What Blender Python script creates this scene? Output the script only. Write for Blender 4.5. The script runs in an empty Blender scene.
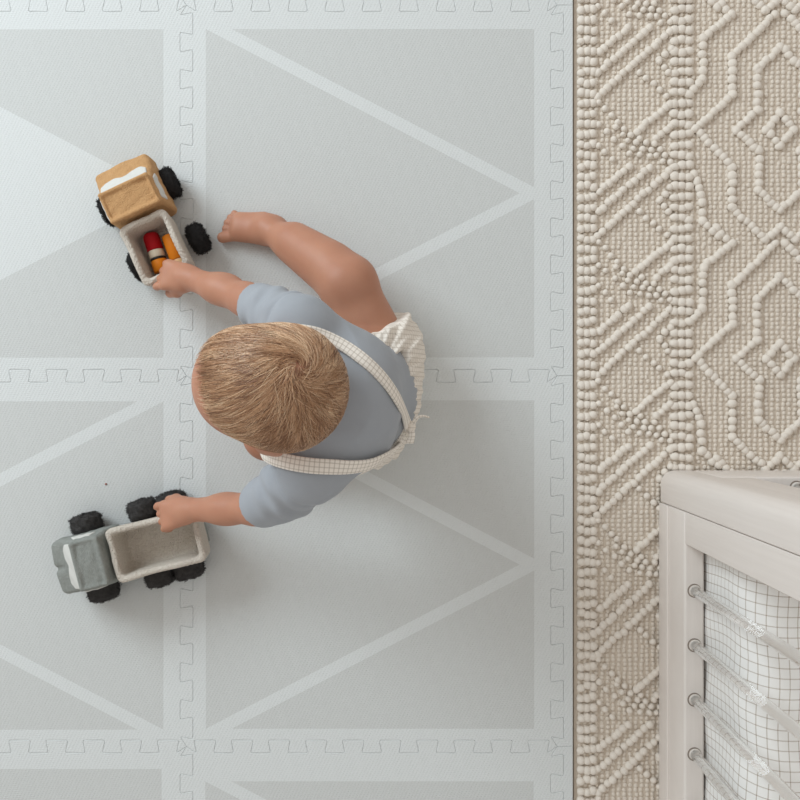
import bpy, bmesh, math, random
import numpy as np
from mathutils import Vector, Matrix, noise as mnoise

random.seed(7)
rng = np.random.default_rng(7)
SC = bpy.context.scene
COL = SC.collection
PI = math.pi

# ------------------------------------------------------------------ camera
CAM_H = 1.30            # phone held above the mat; z = 0 is the top face of the mat
FPX = 800.0
cam_d = bpy.data.cameras.new('camera')
cam_d.sensor_fit = 'HORIZONTAL'
cam_d.sensor_width = 36.0
cam_d.lens = 36.0 * FPX / 800.0
cam_d.clip_start = 0.01
cam = bpy.data.objects.new('camera', cam_d)
cam.location = (0, 0, CAM_H)
cam.rotation_euler = (0, 0, 0)
COL.objects.link(cam)
SC.camera = cam

# ------------------------------------------------------------------ world, window light, exposure
world = bpy.data.worlds.new('world')
SC.world = world
world.use_nodes = True
bgn = world.node_tree.nodes['Background']
bgn.inputs[0].default_value = (1.0, 0.955, 0.905, 1)
bgn.inputs[1].default_value = 0.61

def area(name, loc, target, sx, sy, power, color):
    d = bpy.data.lights.new(name, 'AREA')
    d.shape = 'RECTANGLE'
    d.size = sx
    d.size_y = sy
    d.energy = power
    d.color = color
    o = bpy.data.objects.new(name, d)
    o.location = loc
    o.rotation_euler = (Vector(target) - Vector(loc)).to_track_quat('-Z', 'Y').to_euler()
    COL.objects.link(o)
    return o

# daylight through the window of the left wall
area('window_daylight', (-2.1, 1.75, 1.75), (0.0, -0.1, 0.0), 1.5, 1.3, 68, (0.84, 0.94, 1.0))

SC.view_settings.view_transform = 'Standard'
SC.view_settings.look = 'None'
SC.view_settings.exposure = 0.0
SC.view_settings.gamma = 1.0
SC.view_settings.use_curve_mapping = False

# ------------------------------------------------------------------ helpers
def W(px, py, z=0.0):
    """world point at height z seen at photo position (px, py)"""
    s = (CAM_H - z) / FPX
    return np.array([(px - 400) * s, -(py - 400) * s, z])

def s2l(c):
    return tuple(((v / 255) / 12.92 if v / 255 <= 0.04045 else ((v / 255 + 0.055) / 1.055) ** 2.4) for v in c)

def link(o, parent=None):
    COL.objects.link(o)
    if parent is not None:
        o.parent = parent
    return o

def tag(o, label=None, cat=None, group=None, kind=None):
    if label: o['label'] = label
    if cat: o['category'] = cat
    if group: o['group'] = group
    if kind: o['kind'] = kind
    return o

def empty(name, loc=(0, 0, 0), rz=0.0):
    o = bpy.data.objects.new(name, None)
    o.empty_display_size = 0.05
    o.location = loc
    o.rotation_euler = (0, 0, rz)
    return link(o)

def mesh_np(name, V, F, mat, parent=None, smooth=True, uv=None, origin=None):
    """V (n,3) array, F (m,k) array of equal sized polygons"""
    me = bpy.data.meshes.new(name)
    V = np.asarray(V, dtype=np.float32)
    F = np.asarray(F, dtype=np.int32)
    if origin is not None:
        V = V - np.asarray(origin, dtype=np.float32)
    k = F.shape[1]
    me.vertices.add(len(V))
    me.vertices.foreach_set('co', V.ravel())
    me.loops.add(F.size)
    me.loops.foreach_set('vertex_index', F.ravel())
    me.polygons.add(len(F))
    me.polygons.foreach_set('loop_start', np.arange(0, F.size, k, dtype=np.int32))
    me.polygons.foreach_set('loop_total', np.full(len(F), k, dtype=np.int32))
    me.polygons.foreach_set('use_smooth', np.full(len(F), smooth, dtype=bool))
    me.update(calc_edges=True)
    if uv is not None:
        l = me.uv_layers.new(name='UVMap')
        l.data.foreach_set('uv', np.asarray(uv, dtype=np.float32)[F.ravel()].ravel())
    if isinstance(mat, (list, tuple)):
        for m in mat: me.materials.append(m)
    else:
        me.materials.append(mat)
    me.validate()
    o = bpy.data.objects.new(name, me)
    if origin is not None:
        o.location = origin
    return link(o, parent)

def mesh_bm(name, bm, mat, parent=None, smooth=False, recalc=True):
    me = bpy.data.meshes.new(name)
    if recalc: bmesh.ops.recalc_face_normals(bm, faces=bm.faces)
    bm.to_mesh(me)
    bm.free()
    if smooth:
        for p in me.polygons: p.use_smooth = True
    me.materials.append(mat)
    return link(bpy.data.objects.new(name, me), parent)

def box_bm(x0, x1, y0, y1, z0, z1, bev=0.0, seg=2, bm=None):
    b = bmesh.new()
    bmesh.ops.create_cube(b, size=1.0)
    for v in b.verts:
        v.co = Vector((x0 + (v.co.x + .5) * (x1 - x0), y0 + (v.co.y + .5) * (y1 - y0), z0 + (v.co.z + .5) * (z1 - z0)))
    if bev > 0:
        bmesh.ops.bevel(b, geom=b.edges[:], offset=bev, segments=seg, affect='EDGES', profile=0.6)
    return b

# ------------------------------------------------------------------ materials
class NT:
    def __init__(self, name):
        self.m = bpy.data.materials.new(name)
        self.m.use_nodes = True
        self.t = self.m.node_tree
        self.b = self.t.nodes['Principled BSDF']
    def n(self, typ, **kw):
        nd = self.t.nodes.new(typ)
        for k, v in kw.items(): setattr(nd, k, v)
        return nd
    def l(self, a, b): self.t.links.new(a, b)
    def put(self, sock, v):
        if isinstance(v, (int, float, tuple, list)): sock.default_value = v
        else: self.l(v, sock)
    def math(self, op, a, b=0.0, clamp=False):
        nd = self.n('ShaderNodeMath', operation=op, use_clamp=clamp)
        self.put(nd.inputs[0], a); self.put(nd.inputs[1], b)
        return nd.outputs[0]
    def mix(self, f, a, b):
        nd = self.n('ShaderNodeMix', data_type='RGBA')
        self.put(nd.inputs[0], f)
        self.put(nd.inputs[6], a if not isinstance(a, tuple) else (*a, 1))
        self.put(nd.inputs[7], b if not isinstance(b, tuple) else (*b, 1))
        return nd.outputs[2]
    def noise(self, scale, detail=3.0, vec=None, rough=0.5):
        nd = self.n('ShaderNodeTexNoise')
        nd.inputs['Scale'].default_value = scale
        nd.inputs['Detail'].default_value = detail
        nd.inputs['Roughness'].default_value = rough
        if vec is not None: self.l(vec, nd.inputs['Vector'])
        return nd.outputs['Fac']
    def obj(self): return self.n('ShaderNodeTexCoord').outputs['Object']
    def uv(self): return self.n('ShaderNodeTexCoord').outputs['UV']
    def mapped(self, vec, scale=(1, 1, 1), rot=(0, 0, 0)):
        nd = self.n('ShaderNodeMapping')
        nd.inputs['Scale'].default_value = scale
        nd.inputs['Rotation'].default_value = rot
        self.l(vec, nd.inputs['Vector'])
        return nd.outputs[0]
    def bump(self, h, strength, dist=0.001):
        nd = self.n('ShaderNodeBump')
        nd.inputs['Strength'].default_value = strength
        nd.inputs['Distance'].default_value = dist
        self.l(h, nd.inputs['Height'])
        self.l(nd.outputs[0], self.b.inputs['Normal'])
    def color(self, v):
        if isinstance(v, tuple): self.b.inputs['Base Color'].default_value = (*v, 1)
        else: self.l(v, self.b.inputs['Base Color'])
    def rough(self, r, spec=0.3):
        self.b.inputs['Roughness'].default_value = r
        self.b.inputs['Specular IOR Level'].default_value = spec

def fabric(name, c1, c2, nscale=300, bscale=900, bstr=0.4, dist=0.001, rough=0.95, sheen=0.0):
    t = NT(name)
    o = t.obj()
    t.color(t.mix(t.noise(nscale, 4, o), s2l(c1), s2l(c2)))
    t.rough(rough, 0.15)
    t.b.inputs['Sheen Weight'].default_value = sheen
    t.bump(t.noise(bscale, 3, o), bstr, dist)
    return t.m

def plaid(name, base, line, period, width, use_uv=True, dark=None, axes='xy'):
    """cream cloth with thin woven check lines"""
    t = NT(name)
    v = t.uv() if use_uv else t.obj()
    sp = t.n('ShaderNodeSeparateXYZ'); t.l(v, sp.inputs[0])
    if use_uv:
        a, b = sp.outputs[0], sp.outputs[1]
    else:
        a = sp.outputs[1]
        b = t.math('SUBTRACT', sp.outputs[2], t.math('MULTIPLY', sp.outputs[0], 0.8))
    def ln(s, p, w, off=0.0):
        f = t.math('FRACT', t.math('ADD', t.math('DIVIDE', s, p), 100 + off))
        return t.math('LESS_THAN', f, w)
    f1 = t.math('MULTIPLY', t.math('ADD', ln(a, period, width), ln(b, period, width)), 0.5)
    f2 = t.math('MULTIPLY', t.math('ADD', ln(a, period * 2, width * .8, .3), ln(b, period * 2, width * .8, .3)), 0.5)
    c = t.mix(t.math('MULTIPLY', f1, 1.25, True), s2l(base), s2l(line))
    if dark: c = t.mix(f2, c, s2l(dark))
    t.color(c)
    t.rough(0.9, 0.15)
    t.bump(t.noise(1500, 2, t.obj()), 0.25, 0.0006)
    return t.m

# tile print geometry (metres, from the tile's centre)
PITCH = 0.6025
HI = 0.2668
LIGHT_PRINT = (218, 222, 222)
GREY_PRINT = (207, 210, 209)

def tile_mat(name, mode):
    t = NT(name)
    sp = t.n('ShaderNodeSeparateXYZ'); t.l(t.uv(), sp.inputs[0])
    x, y = sp.outputs[0], sp.outputs[1]
    ax, ay = t.math('ABSOLUTE', x), t.math('ABSOLUTE', y)
    inside = t.math('MULTIPLY', t.math('LESS_THAN', ax, HI), t.math('LESS_THAN', ay, HI))
    if mode == 'plain':
        grey = t.math('MULTIPLY', inside, 0.0)
    else:
        e = 0.0237
        k = HI / (2 * HI - e)
        xs = t.math('MULTIPLY', x, -1.0) if mode == 'left' else x
        g = t.math('SUBTRACT', ay, t.math('MULTIPLY', t.math('SUBTRACT', HI - e, xs), k))
        band = t.math('LESS_THAN', g, 0.0145 if mode == 'fill' else 0.0220)
        if mode != 'fill':
            band = t.math('MULTIPLY', band, t.math('GREATER_THAN', g, 0.0))
        grey = t.math('MULTIPLY', inside, t.math('SUBTRACT', 1.0, band))
    c = t.mix(grey, s2l(LIGHT_PRINT), s2l(GREY_PRINT))
    # cloth-like print: fine threads inside the grey
    o = t.obj()
    th = t.noise(1, 2, t.mapped(o, (40, 900, 1)))
    th2 = t.noise(1, 2, t.mapped(o, (900, 40, 1)))
    f = t.math('MULTIPLY', t.math('ADD', th, th2), 0.5)
    c2 = t.mix(t.math('MULTIPLY', t.math('SUBTRACT', f, 0.35), 0.42, True), c, s2l((170, 172, 170)))
    t.color(t.mix(t.math('ADD', t.math('MULTIPLY', grey, .75), .25), c, c2))
    t.rough(0.75, 0.3)
    # embossed diagonal dimples
    w1 = t.n('ShaderNodeTexWave'); w1.inputs['Scale'].default_value = 62
    w1.inputs['Distortion'].default_value = 1.2; w1.inputs['Detail Scale'].default_value = 40
    t.l(t.mapped(o, (1, 1, 1), (0, 0, 0.45)), w1.inputs['Vector'])
    w2 = t.n('ShaderNodeTexWave'); w2.inputs['Scale'].default_value = 95
    w2.inputs['Distortion'].default_value = 1.2; w2.inputs['Detail Scale'].default_value = 40
    t.l(t.mapped(o, (1, 1, 1), (0, 0, 1.5)), w2.inputs['Vector'])
    h = t.math('ADD', t.math('MULTIPLY', w1.outputs['Fac'], w2.outputs['Fac']), t.math('MULTIPLY', t.noise(700, 2, o), .5))
    t.bump(h, 0.6, 0.0008)
    return t.m

M = {}
M['tile_right'] = tile_mat('foam_chevron_right', 'right')
M['tile_left'] = tile_mat('foam_chevron_left', 'left')
M['tile_fill'] = tile_mat('foam_solid_triangle', 'fill')
M['tile_plain'] = tile_mat('foam_plain', 'plain')
M['felt_tan'] = fabric('felt_tan', (213, 171, 123), (188, 144, 100), 190, 520, 1.0, .0025)
M['felt_grey'] = fabric('felt_grey', (160, 163, 158), (130, 134, 130), 190, 520, 1.0, .0025)
M['felt_white'] = fabric('felt_white', (214, 214, 210), (202, 202, 197), 200, 700, .5, .001)
M['felt_cream'] = fabric('felt_cream', (226, 219, 208), (200, 190, 177), 260, 420, 1.0, .0045)
M['yarn_black'] = fabric('yarn_black', (58, 57, 57), (32, 32, 33), 200, 600, .8, .002)
M['yarn_charcoal'] = fabric('yarn_charcoal', (84, 82, 81), (48, 47, 47), 200, 600, .8, .002)
M['shirt'] = fabric('shirt_jersey', (163, 168, 174), (156, 161, 168), 60, 1600, .25, .0006, .9, .1)
M['plaid'] = plaid('checked_cotton', (240, 234, 225), (196, 188, 177), .0060, .26, True, None)
M['plaid_obj'] = plaid('checked_cotton_gathered', (236, 229, 219), (198, 189, 177), .0068, .22, False, None)
M['sheet'] = plaid('checked_sheet', (240, 239, 236), (170, 156, 142), .0134, .105, True, None)

t = NT('skin'); o_ = t.obj()
t.color(t.mix(t.noise(28, 4, o_), s2l((190, 139, 113)), s2l((172, 119, 95))))
t.rough(.5, .35)
t.b.inputs['Subsurface Weight'].default_value = .12
t.b.inputs['Subsurface Radius'].default_value = (1.0, .35, .2)
t.b.inputs['Subsurface Scale'].default_value = .006
t.bump(t.noise(400, 3, o_), .08, .0006)
M['skin'] = t.m

t = NT('hair')
at = t.n('ShaderNodeAttribute'); at.attribute_name = 'tint'
r = t.n('ShaderNodeValToRGB')
r.color_ramp.elements[0].color = (*s2l((138, 97, 70)), 1)
r.color_ramp.elements[1].color = (*s2l((244, 216, 182)), 1)
e = r.color_ramp.elements.new(.5); e.color = (*s2l((202, 158, 120)), 1)
t.l(at.outputs['Fac'], r.inputs[0])
t.color(r.outputs[0])
t.rough(.36, .6)
M['hair'] = t.m

def simple(name, c, rough=.5, spec=.4):
    q = NT(name); q.color(s2l(c)); q.rough(rough, spec); return q.m
M['eye_white'] = simple('eye_white', (238, 234, 228), .2)
M['eye_iris'] = simple('eye_iris', (70, 52, 40), .15)
M['red'] = fabric('painted_red', (176, 22, 30), (160, 16, 26), 60, 300, .1, .0005, .5)
M['orange'] = fabric('painted_orange', (226, 134, 34), (210, 118, 26), 60, 300, .1, .0005, .5)
M['cream_paint'] = fabric('painted_cream', (226, 214, 192), (214, 200, 178), 60, 300, .1, .0005, .5)
M['black_paint'] = simple('painted_black', (26, 25, 25), .5)
M['beech'] = fabric('beech_wood', (222, 184, 140), (206, 164, 120), 80, 300, .1, .0005, .5)

t = NT('washed_wood'); o_ = t.obj()
gr = t.noise(1, 4, t.mapped(o_, (220, 14, 14)))
t.color(t.mix(gr, s2l((231, 224, 218)), s2l((219, 211, 204))))
t.rough(.42, .4); t.bump(gr, .06, .0006)
M['wood'] = t.m
t = NT('washed_wood_upright'); o_ = t.obj()
gr = t.noise(1, 4, t.mapped(o_, (220, 220, 10)))
t.color(t.mix(gr, s2l((231, 224, 218)), s2l((219, 211, 204))))
t.rough(.42, .4); t.bump(gr, .06, .0006)
M['wood_up'] = t.m

t = NT('clear_acrylic')
t.color((.985, .985, .98)); t.rough(.02, .5)
t.b.inputs['Transmission Weight'].default_value = 1.0
t.b.inputs['IOR'].default_value = 1.34
M['acrylic'] = t.m

t = NT('rug_wool'); o_ = t.obj()
t.color(t.mix(t.noise(90, 4, o_), s2l((237, 230, 220)), s2l((223, 214, 203))))
t.rough(.95, .1); t.bump(t.noise(900, 3, o_), .5, .0015)
M['rug'] = t.m
t = NT('rug_ground'); o_ = t.obj()
t.color(t.mix(t.noise(90, 4, o_), s2l((231, 222, 210)), s2l((217, 207, 194))))
t.rough(.95, .1); t.bump(t.noise(900, 3, o_), .5, .0015)
M['rug_ground'] = t.m
M['rug_back'] = fabric('rug_backing', (212, 200, 185), (198, 185, 170), 200, 700, .5, .001)
t = NT('oak_floor'); o_ = t.obj()
gr = t.noise(1, 5, t.mapped(o_, (4, 60, 4)))
t.color(t.mix(gr, s2l((150, 112, 84)), s2l((120, 86, 62))))
t.rough(.45, .4)
M['floor'] = t.m

# ------------------------------------------------------------------ implicit surface toolkit
def rcone(a, b, r1, r2):
    a = np.asarray(a, float); b = np.asarray(b, float)
    def f(P):
        ba = b - a
        h = np.clip(((P - a) @ ba) / max(ba @ ba, 1e-12), 0, 1)
        return np.linalg.norm(P - a - h[..., None] * ba, axis=-1) - (r1 + (r2 - r1) * h)
    r = max(r1, r2)
    return f, np.minimum(a, b) - r, np.maximum(a, b) + r

def ellipsoid(c, radii, R=None):
    c = np.asarray(c, float); radii = np.asarray(radii, float)
    Rm = np.eye(3) if R is None else np.asarray(R, float)      # rows = local axes
    def f(P):
        q = (P - c) @ Rm.T
        k0 = np.linalg.norm(q / radii, axis=-1)
        k1 = np.linalg.norm(q / radii ** 2, axis=-1)
        return np.where(k1 > 1e-6, k0 * (k0 - 1.0) / np.maximum(k1, 1e-6), -radii.min())
    r = radii.max()
    return f, c - r, c + r

def rbox(c, half, rad, R=None):
    c = np.asarray(c, float); half = np.asarray(half, float)
    Rm = np.eye(3) if R is None else np.asarray(R, float)
    def f(P):
        q = np.abs((P - c) @ Rm.T) - (half - rad)
        return np.linalg.norm(np.maximum(q, 0), axis=-1) + np.minimum(q.max(-1), 0) - rad
    r = np.linalg.norm(half)
    return f, c - r, c + r

def smin(a, b, k):
    if k <= 0: return np.minimum(a, b)
    h = np.maximum(k - np.abs(a - b), 0) / k
    return np.minimum(a, b) - h * h * k * .25

def field(prims, P):
    d = np.full(P.shape[:-1], 1.0)
    for (f, lo, hi), k in prims:
        d = smin(d, f(P), k)
    return d

def grid_field(prims, lo, hi, h, infl=0.0):
    lo = np.asarray(lo, float); n = np.ceil((np.asarray(hi) - lo) / h).astype(int) + 1
    D = np.full(n, .05, dtype=np.float32)
    for (f, a, b), k in prims:
        pad = k + infl + .012
        i0 = np.clip(np.floor((a - pad - lo) / h).astype(int), 0, n)
        i1 = np.clip(np.ceil((b + pad - lo) / h).astype(int) + 1, 0, n)
        if np.any(i1 <= i0): continue
        ax = [lo[i] + h * np.arange(i0[i], i1[i]) for i in range(3)]
        P = np.stack(np.meshgrid(*ax, indexing='ij'), -1)
        s = tuple(slice(i0[i], i1[i]) for i in range(3))
        D[s] = smin(D[s], f(P).astype(np.float32), k)
    return D, lo

def grid_points(D, lo, h):
    ax = [lo[i] + h * np.arange(D.shape[i]) for i in range(3)]
    return np.stack(np.meshgrid(*ax, indexing='ij'), -1)

def surface_nets(D, lo, h, smooth_it=1):
    S = D < 0
    nx, ny, nz = D.shape
    cnt = np.zeros((nx - 1, ny - 1, nz - 1), np.int8)
    for i in (0, 1):
        for j in (0, 1):
            for k in (0, 1):
                cnt += S[i:nx - 1 + i, j:ny - 1 + j, k:nz - 1 + k]
    act = (cnt > 0) & (cnt < 8)
    idx = np.argwhere(act)
    ids = np.full(act.shape, -1, np.int32)
    ids[act] = np.arange(len(idx))
    acc = np.zeros((len(idx), 3)); num = np.zeros(len(idx))
    I, J, K = idx.T
    for axis in range(3):
        for u in (0, 1):
            for v in (0, 1):
                o0 = [0, 0, 0]
                oth = [a for a in range(3) if a != axis]
                o0[oth[0]] = u; o0[oth[1]] = v
                o1 = list(o0); o1[axis] = 1
                d0 = D[I + o0[0], J + o0[1], K + o0[2]]
                d1 = D[I + o1[0], J + o1[1], K + o1[2]]
                c = (d0 < 0) != (d1 < 0)
                tt = np.where(c, d0 / np.where(d0 == d1, 1, d0 - d1), 0)
                p = np.tile(np.array(o0, float), (len(idx), 1))
                p[:, axis] += tt
                acc[c] += p[c]; num[c] += 1
    V = lo + h * (idx + acc / num[:, None])
    quads = []
    for axis in range(3):
        a, b = [q for q in range(3) if q != axis]
        if axis == 1: a, b = b, a
        s0 = [slice(None)] * 3; s1 = [slice(None)] * 3
        s0[axis] = slice(0, -1); s1[axis] = slice(1, None)
        A = S[tuple(s0)]; B = S[tuple(s1)]
        e = np.argwhere(A != B)
        e = e[(e[:, a] > 0) & (e[:, b] > 0) & (e[:, a] < D.shape[a] - 1) & (e[:, b] < D.shape[b] - 1)]
        if not len(e): continue
        ins = A[tuple(e.T)]
        def cid(da, db):
            q = e.copy(); q[:, a] += da; q[:, b] += db
            return ids[tuple(q.T)]
        q = np.stack([cid(-1, -1), cid(0, -1), cid(0, 0), cid(-1, 0)], 1)
        q[~ins] = q[~ins][:, ::-1]
        quads.append(q)
    F = np.concatenate(quads)
    F = F[(F >= 0).all(1)]
    for _ in range(smooth_it):
        s = np.zeros_like(V); n = np.zeros(len(V))
        for i in range(4):
            a, b = F[:, i], F[:, (i + 1) % 4]
            np.add.at(s, a, V[b]); np.add.at(s, b, V[a])
            np.add.at(n, a, 1); np.add.at(n, b, 1)
        V = .5 * V + .5 * s / np.maximum(n, 1)[:, None]
    return V, F

def implicit(name, prims, lo, hi, h, mat, parent=None, post=None, smooth_it=1, infl=0.0):
    D, lo = grid_field(prims, lo, hi, h, infl)
    if post is not None:
        D = post(D, grid_points(D, lo, h))
    V, F = surface_nets(D, lo, h, smooth_it)
    return mesh_np(name, V, F, mat, parent)

def ribbon(name, pts, nors, width, thick, mat, parent=None, taper=None):
    pts = np.asarray(pts, float); nors = np.asarray(nors, float)
    tan = np.gradient(pts, axis=0); tan /= np.linalg.norm(tan, axis=1)[:, None]
    side = np.cross(tan, nors); side /= np.linalg.norm(side, axis=1)[:, None]
    nn = np.cross(side, tan)
    L = np.concatenate([[0], np.cumsum(np.linalg.norm(np.diff(pts, axis=0), axis=1))])
    wv = np.full(len(pts), width) if taper is None else np.asarray(taper) * width
    prof = [(-.5, -.5), (-.5, .35), (-.44, .5), (-.2, .62), (0, .66), (.2, .62), (.44, .5), (.5, .35), (.5, -.5)]
    V = []; UV = []; F = []
    m = len(prof)
    for i in range(len(pts)):
        for a, b in prof:
            V.append(pts[i] + side[i] * a * wv[i] + nn[i] * b * thick)
            UV.append((L[i], a * wv[i]))
    for i in range(len(pts) - 1):
        for j in range(m):
            k = (j + 1) % m
            F.append((i * m + j, i * m + k, (i + 1) * m + k, (i + 1) * m + j))
    o = mesh_np(name, np.array(V), np.array(F), mat, parent, True, np.array(UV))
    return o

# ------------------------------------------------------------------ setting: floor
fl = mesh_bm('floor', box_bm(-1.6, 1.6, -1.6, 1.6, -.06, -.0125), M['floor'])
tag(fl, kind='structure')

# ------------------------------------------------------------------ foam mat tiles
SX = W(186.5, 0)[0]           # seam between the two tile columns
SY = W(0, 375.8)[1]             # seam between the middle rows
AMP = .0104
NT_ = 10

def seam(n=NT_, L=PITCH, a=AMP):
    """toothed line from (0,0) to (L,0)"""
    p = L / n
    q = [(0, 0)]
    for k in range(n):
        for u, v in ((.27, -1), (.2, 1), (.8, 1), (.73, -1)):
            q.append(((k + u) * p, v * a))
    q.append((L, 0))
    out = [q[0]]
    r = .0032
    for i in range(1, len(q) - 1):
        a0, b0, c0 = map(Vector, (q[i - 1], q[i], q[i + 1]))
        d1 = (a0 - b0); d2 = (c0 - b0)
        s1 = b0 + d1.normalized() * min(r, d1.length * .4)
        s2 = b0 + d2.normalized() * min(r, d2.length * .4)
        mid = (s1 + s2) / 2 * .55 + b0 * .45
        out += [tuple(s1), tuple(mid), tuple(s2)]
    out.append(q[-1])
    return out
SEAM = seam()
CHAM = .004

def tile_outline(x0, x1, y0, y1, toothed):
    """ccw outline; toothed = (bottom, right, top, left) flags"""
    b, r, tp, l = toothed
    pts = []
    def run(fn, on, rev):
        s = SEAM if on else [(0, 0), (PITCH, 0)]
        s = s[::-1] if rev else s
        for u, v in s[:-1]: pts.append(fn(u, v))
    run(lambda u, v: (x0 + u * (x1 - x0) / PITCH, y0 + v), b, False)
    run(lambda u, v: (x1 + v, y0 + u * (y1 - y0) / PITCH), r, False)
    run(lambda u, v: (x0 + u * (x1 - x0) / PITCH, y1 + v), tp, True)
    run(lambda u, v: (x0 + v, y0 + u * (y1 - y0) / PITCH), l, True)
    return pts

def inset(pts, d):
    P = np.array(pts)
    a = np.roll(P, 1, 0); b = np.roll(P, -1, 0)
    e1 = P - a; e2 = b - P
    n1 = np.stack([-e1[:, 1], e1[:, 0]], 1); n2 = np.stack([-e2[:, 1], e2[:, 0]], 1)
    n1 /= np.linalg.norm(n1, axis=1)[:, None]; n2 /= np.linalg.norm(n2, axis=1)[:, None]
    m = n1 + n2
    m /= np.maximum(np.linalg.norm(m, axis=1), 1e-9)[:, None]
    c = np.clip((m * n1).sum(1), .5, 1)
    return P + m * (d / c)[:, None]

def foam_piece(name, outline, mat, centre, parent=None, shift=(0, 0)):
    o1 = inset(outline, .00006); o2 = inset(outline, .0003); o3 = inset(outline, .0009)
    n = len(outline)
    bm = bmesh.new()
    rings = []
    for o, z in ((o1, -.012), (o1, -.0013), (o2, -.00035), (o3, 0.0)):
        rings.append([bm.verts.new((x - centre[0], y - centre[1], z)) for x, y in o])
    for a, b in zip(rings, rings[1:]):
        for i in range(n):
            j = (i + 1) % n
            bm.faces.new((a[i], a[j], b[j], b[i]))
    from mathutils.geometry import delaunay_2d_cdt
    for rg, up in ((rings[-1], True), (rings[0], False)):
        res = delaunay_2d_cdt([v.co.xy for v in rg], [], [list(range(n))], 1, 1e-7)
        orig = res[3]
        for f in res[2]:
            vs = [rg[orig[i][0]] for i in f]
            if len(set(vs)) == 3: bm.faces.new(vs if up else vs[::-1])
    uvl = bm.loops.layers.uv.new('UVMap')
    for f in bm.faces:
        for lp in f.loops: lp[uvl].uv = (lp.vert.co.x - shift[0], lp.vert.co.y - shift[1])
    o = mesh_bm(name, bm, mat, parent, False, False)
    o.location = (centre[0], centre[1], 0)
    return o

ROWS = [SY + PITCH, SY, SY - PITCH, SY - 2 * PITCH]     # seam positions; row r lies above ROWS[r]
TILE_INFO = {
    (0, 0): ('tile_left', 'foam play mat tile, only its bottom edge showing along the top left border'),
    (0, 1): ('tile_right', 'foam play mat tile, only its bottom edge showing along the top centre border'),
    (1, 0): ('tile_fill', 'foam play mat tile with a solid pale triangle under the tan truck'),
    (1, 1): ('tile_right', 'foam play mat tile with pale chevron, under the child\'s bare foot'),
    (2, 0): ('tile_left', 'foam play mat tile with pale diagonal lines under the grey toy truck'),
    (2, 1): ('tile_right', 'foam play mat tile with pale chevron, in the child\'s shadow below the shirt'),
    (3, 0): ('tile_right', 'foam play mat tile at the bottom left, plain grey corner showing'),
    (3, 1): ('tile_right', 'foam play mat tile at the bottom centre with the start of a pale line'),
}
SHIFT = {(0, 0): (0, 0), (0, 1): (0, 0), (1, 0): (-.003, -.005), (1, 1): (-.003, -.0045), (2, 0): (-.003, -.007), (2, 1): (-.003, -.0055), (3, 0): (-.006, -.002), (3, 1): (-.004, -.022)}     # the print sits a little off centre
for (r, c), (mk, lab) in TILE_INFO.items():
    x0 = SX + (c - 1) * PITCH; y0 = ROWS[r]
    ol = tile_outline(x0, x0 + PITCH, y0, y0 + PITCH, (True, True, True, True))
    o = foam_piece('foam_mat_tile', ol, M[mk], (x0 + PITCH / 2, y0 + PITCH / 2), None, SHIFT[(r, c)])
    tag(o, lab, 'play mat tile', 'interlocking foam mat tiles')
STRIP_LAB = ['foam edge strip in the top right mat corner, a short end showing',
             'long foam edge strip beside the rug, right of the upper chevron tile',
             'long foam edge strip beside the rug, level with the crib corner',
             'foam edge strip beside the rug at the bottom of the mat']
XE = W(573, 0)[0]
for r in range(4):
    y0 = ROWS[r]; x0 = SX + PITCH
    pts = []
    pts.append((x0, y0)); pts.append((XE, y0)); pts.append((XE, y0 + PITCH)); pts.append((x0, y0 + PITCH))
    for u, v in SEAM[::-1][1:-1]: pts.append((x0 + v, y0 + u))
    o = foam_piece('foam_edge_strip', pts, M['tile_plain'], (x0, y0 + PITCH / 2))
    tag(o, STRIP_LAB[r], 'play mat edge', 'foam edge strips along the rug')

# ------------------------------------------------------------------ rug
def unit_ball(nu, nv):
    V = [(0, 0, 1)]; F = []
    for i in range(1, nv):
        th = PI * i / nv
        for j in range(nu):
            a = 2 * PI * j / nu
            V.append((math.sin(th) * math.cos(a), math.sin(th) * math.sin(a), math.cos(th)))
    V.append((0, 0, -1))
    for j in range(nu):
        F.append((0, 1 + j, 1 + (j + 1) % nu, 0))
    for i in range(nv - 2):
        for j in range(nu):
            a = 1 + i * nu + j; b = 1 + i * nu + (j + 1) % nu
            F.append((a, a + nu, b + nu, b))
    last = len(V) - 1
    for j in range(nu):
        a = 1 + (nv - 2) * nu + j; b = 1 + (nv - 2) * nu + (j + 1) % nu
        F.append((a, last, b, last))
    tri = []
    for f in F:
        if len(set(f)) == 3:
            f = [v for i, v in enumerate(f) if v not in f[:i]]
            tri.append(f)
        else:
            tri.append((f[0], f[1], f[2])); tri.append((f[0], f[2], f[3]))
    return np.array(V), np.array(tri)

def balls(C, R, ang, nu, nv):
    """C (n,3) centres, R (n,3) radii, ang (n,) rotation about z"""
    V0, F0 = unit_ball(nu, nv)
    P = V0[None] * R[:, None, :]
    ca, sa = np.cos(ang)[:, None], np.sin(ang)[:, None]
    Q = np.stack([P[..., 0] * ca - P[..., 1] * sa, P[..., 0] * sa + P[..., 1] * ca, P[..., 2]], -1) + C[:, None]
    n, m = len(C), len(V0)
    F = (F0[None] + (np.arange(n) * m)[:, None, None]).reshape(-1, 3)
    return Q.reshape(-1, 3), F

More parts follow.
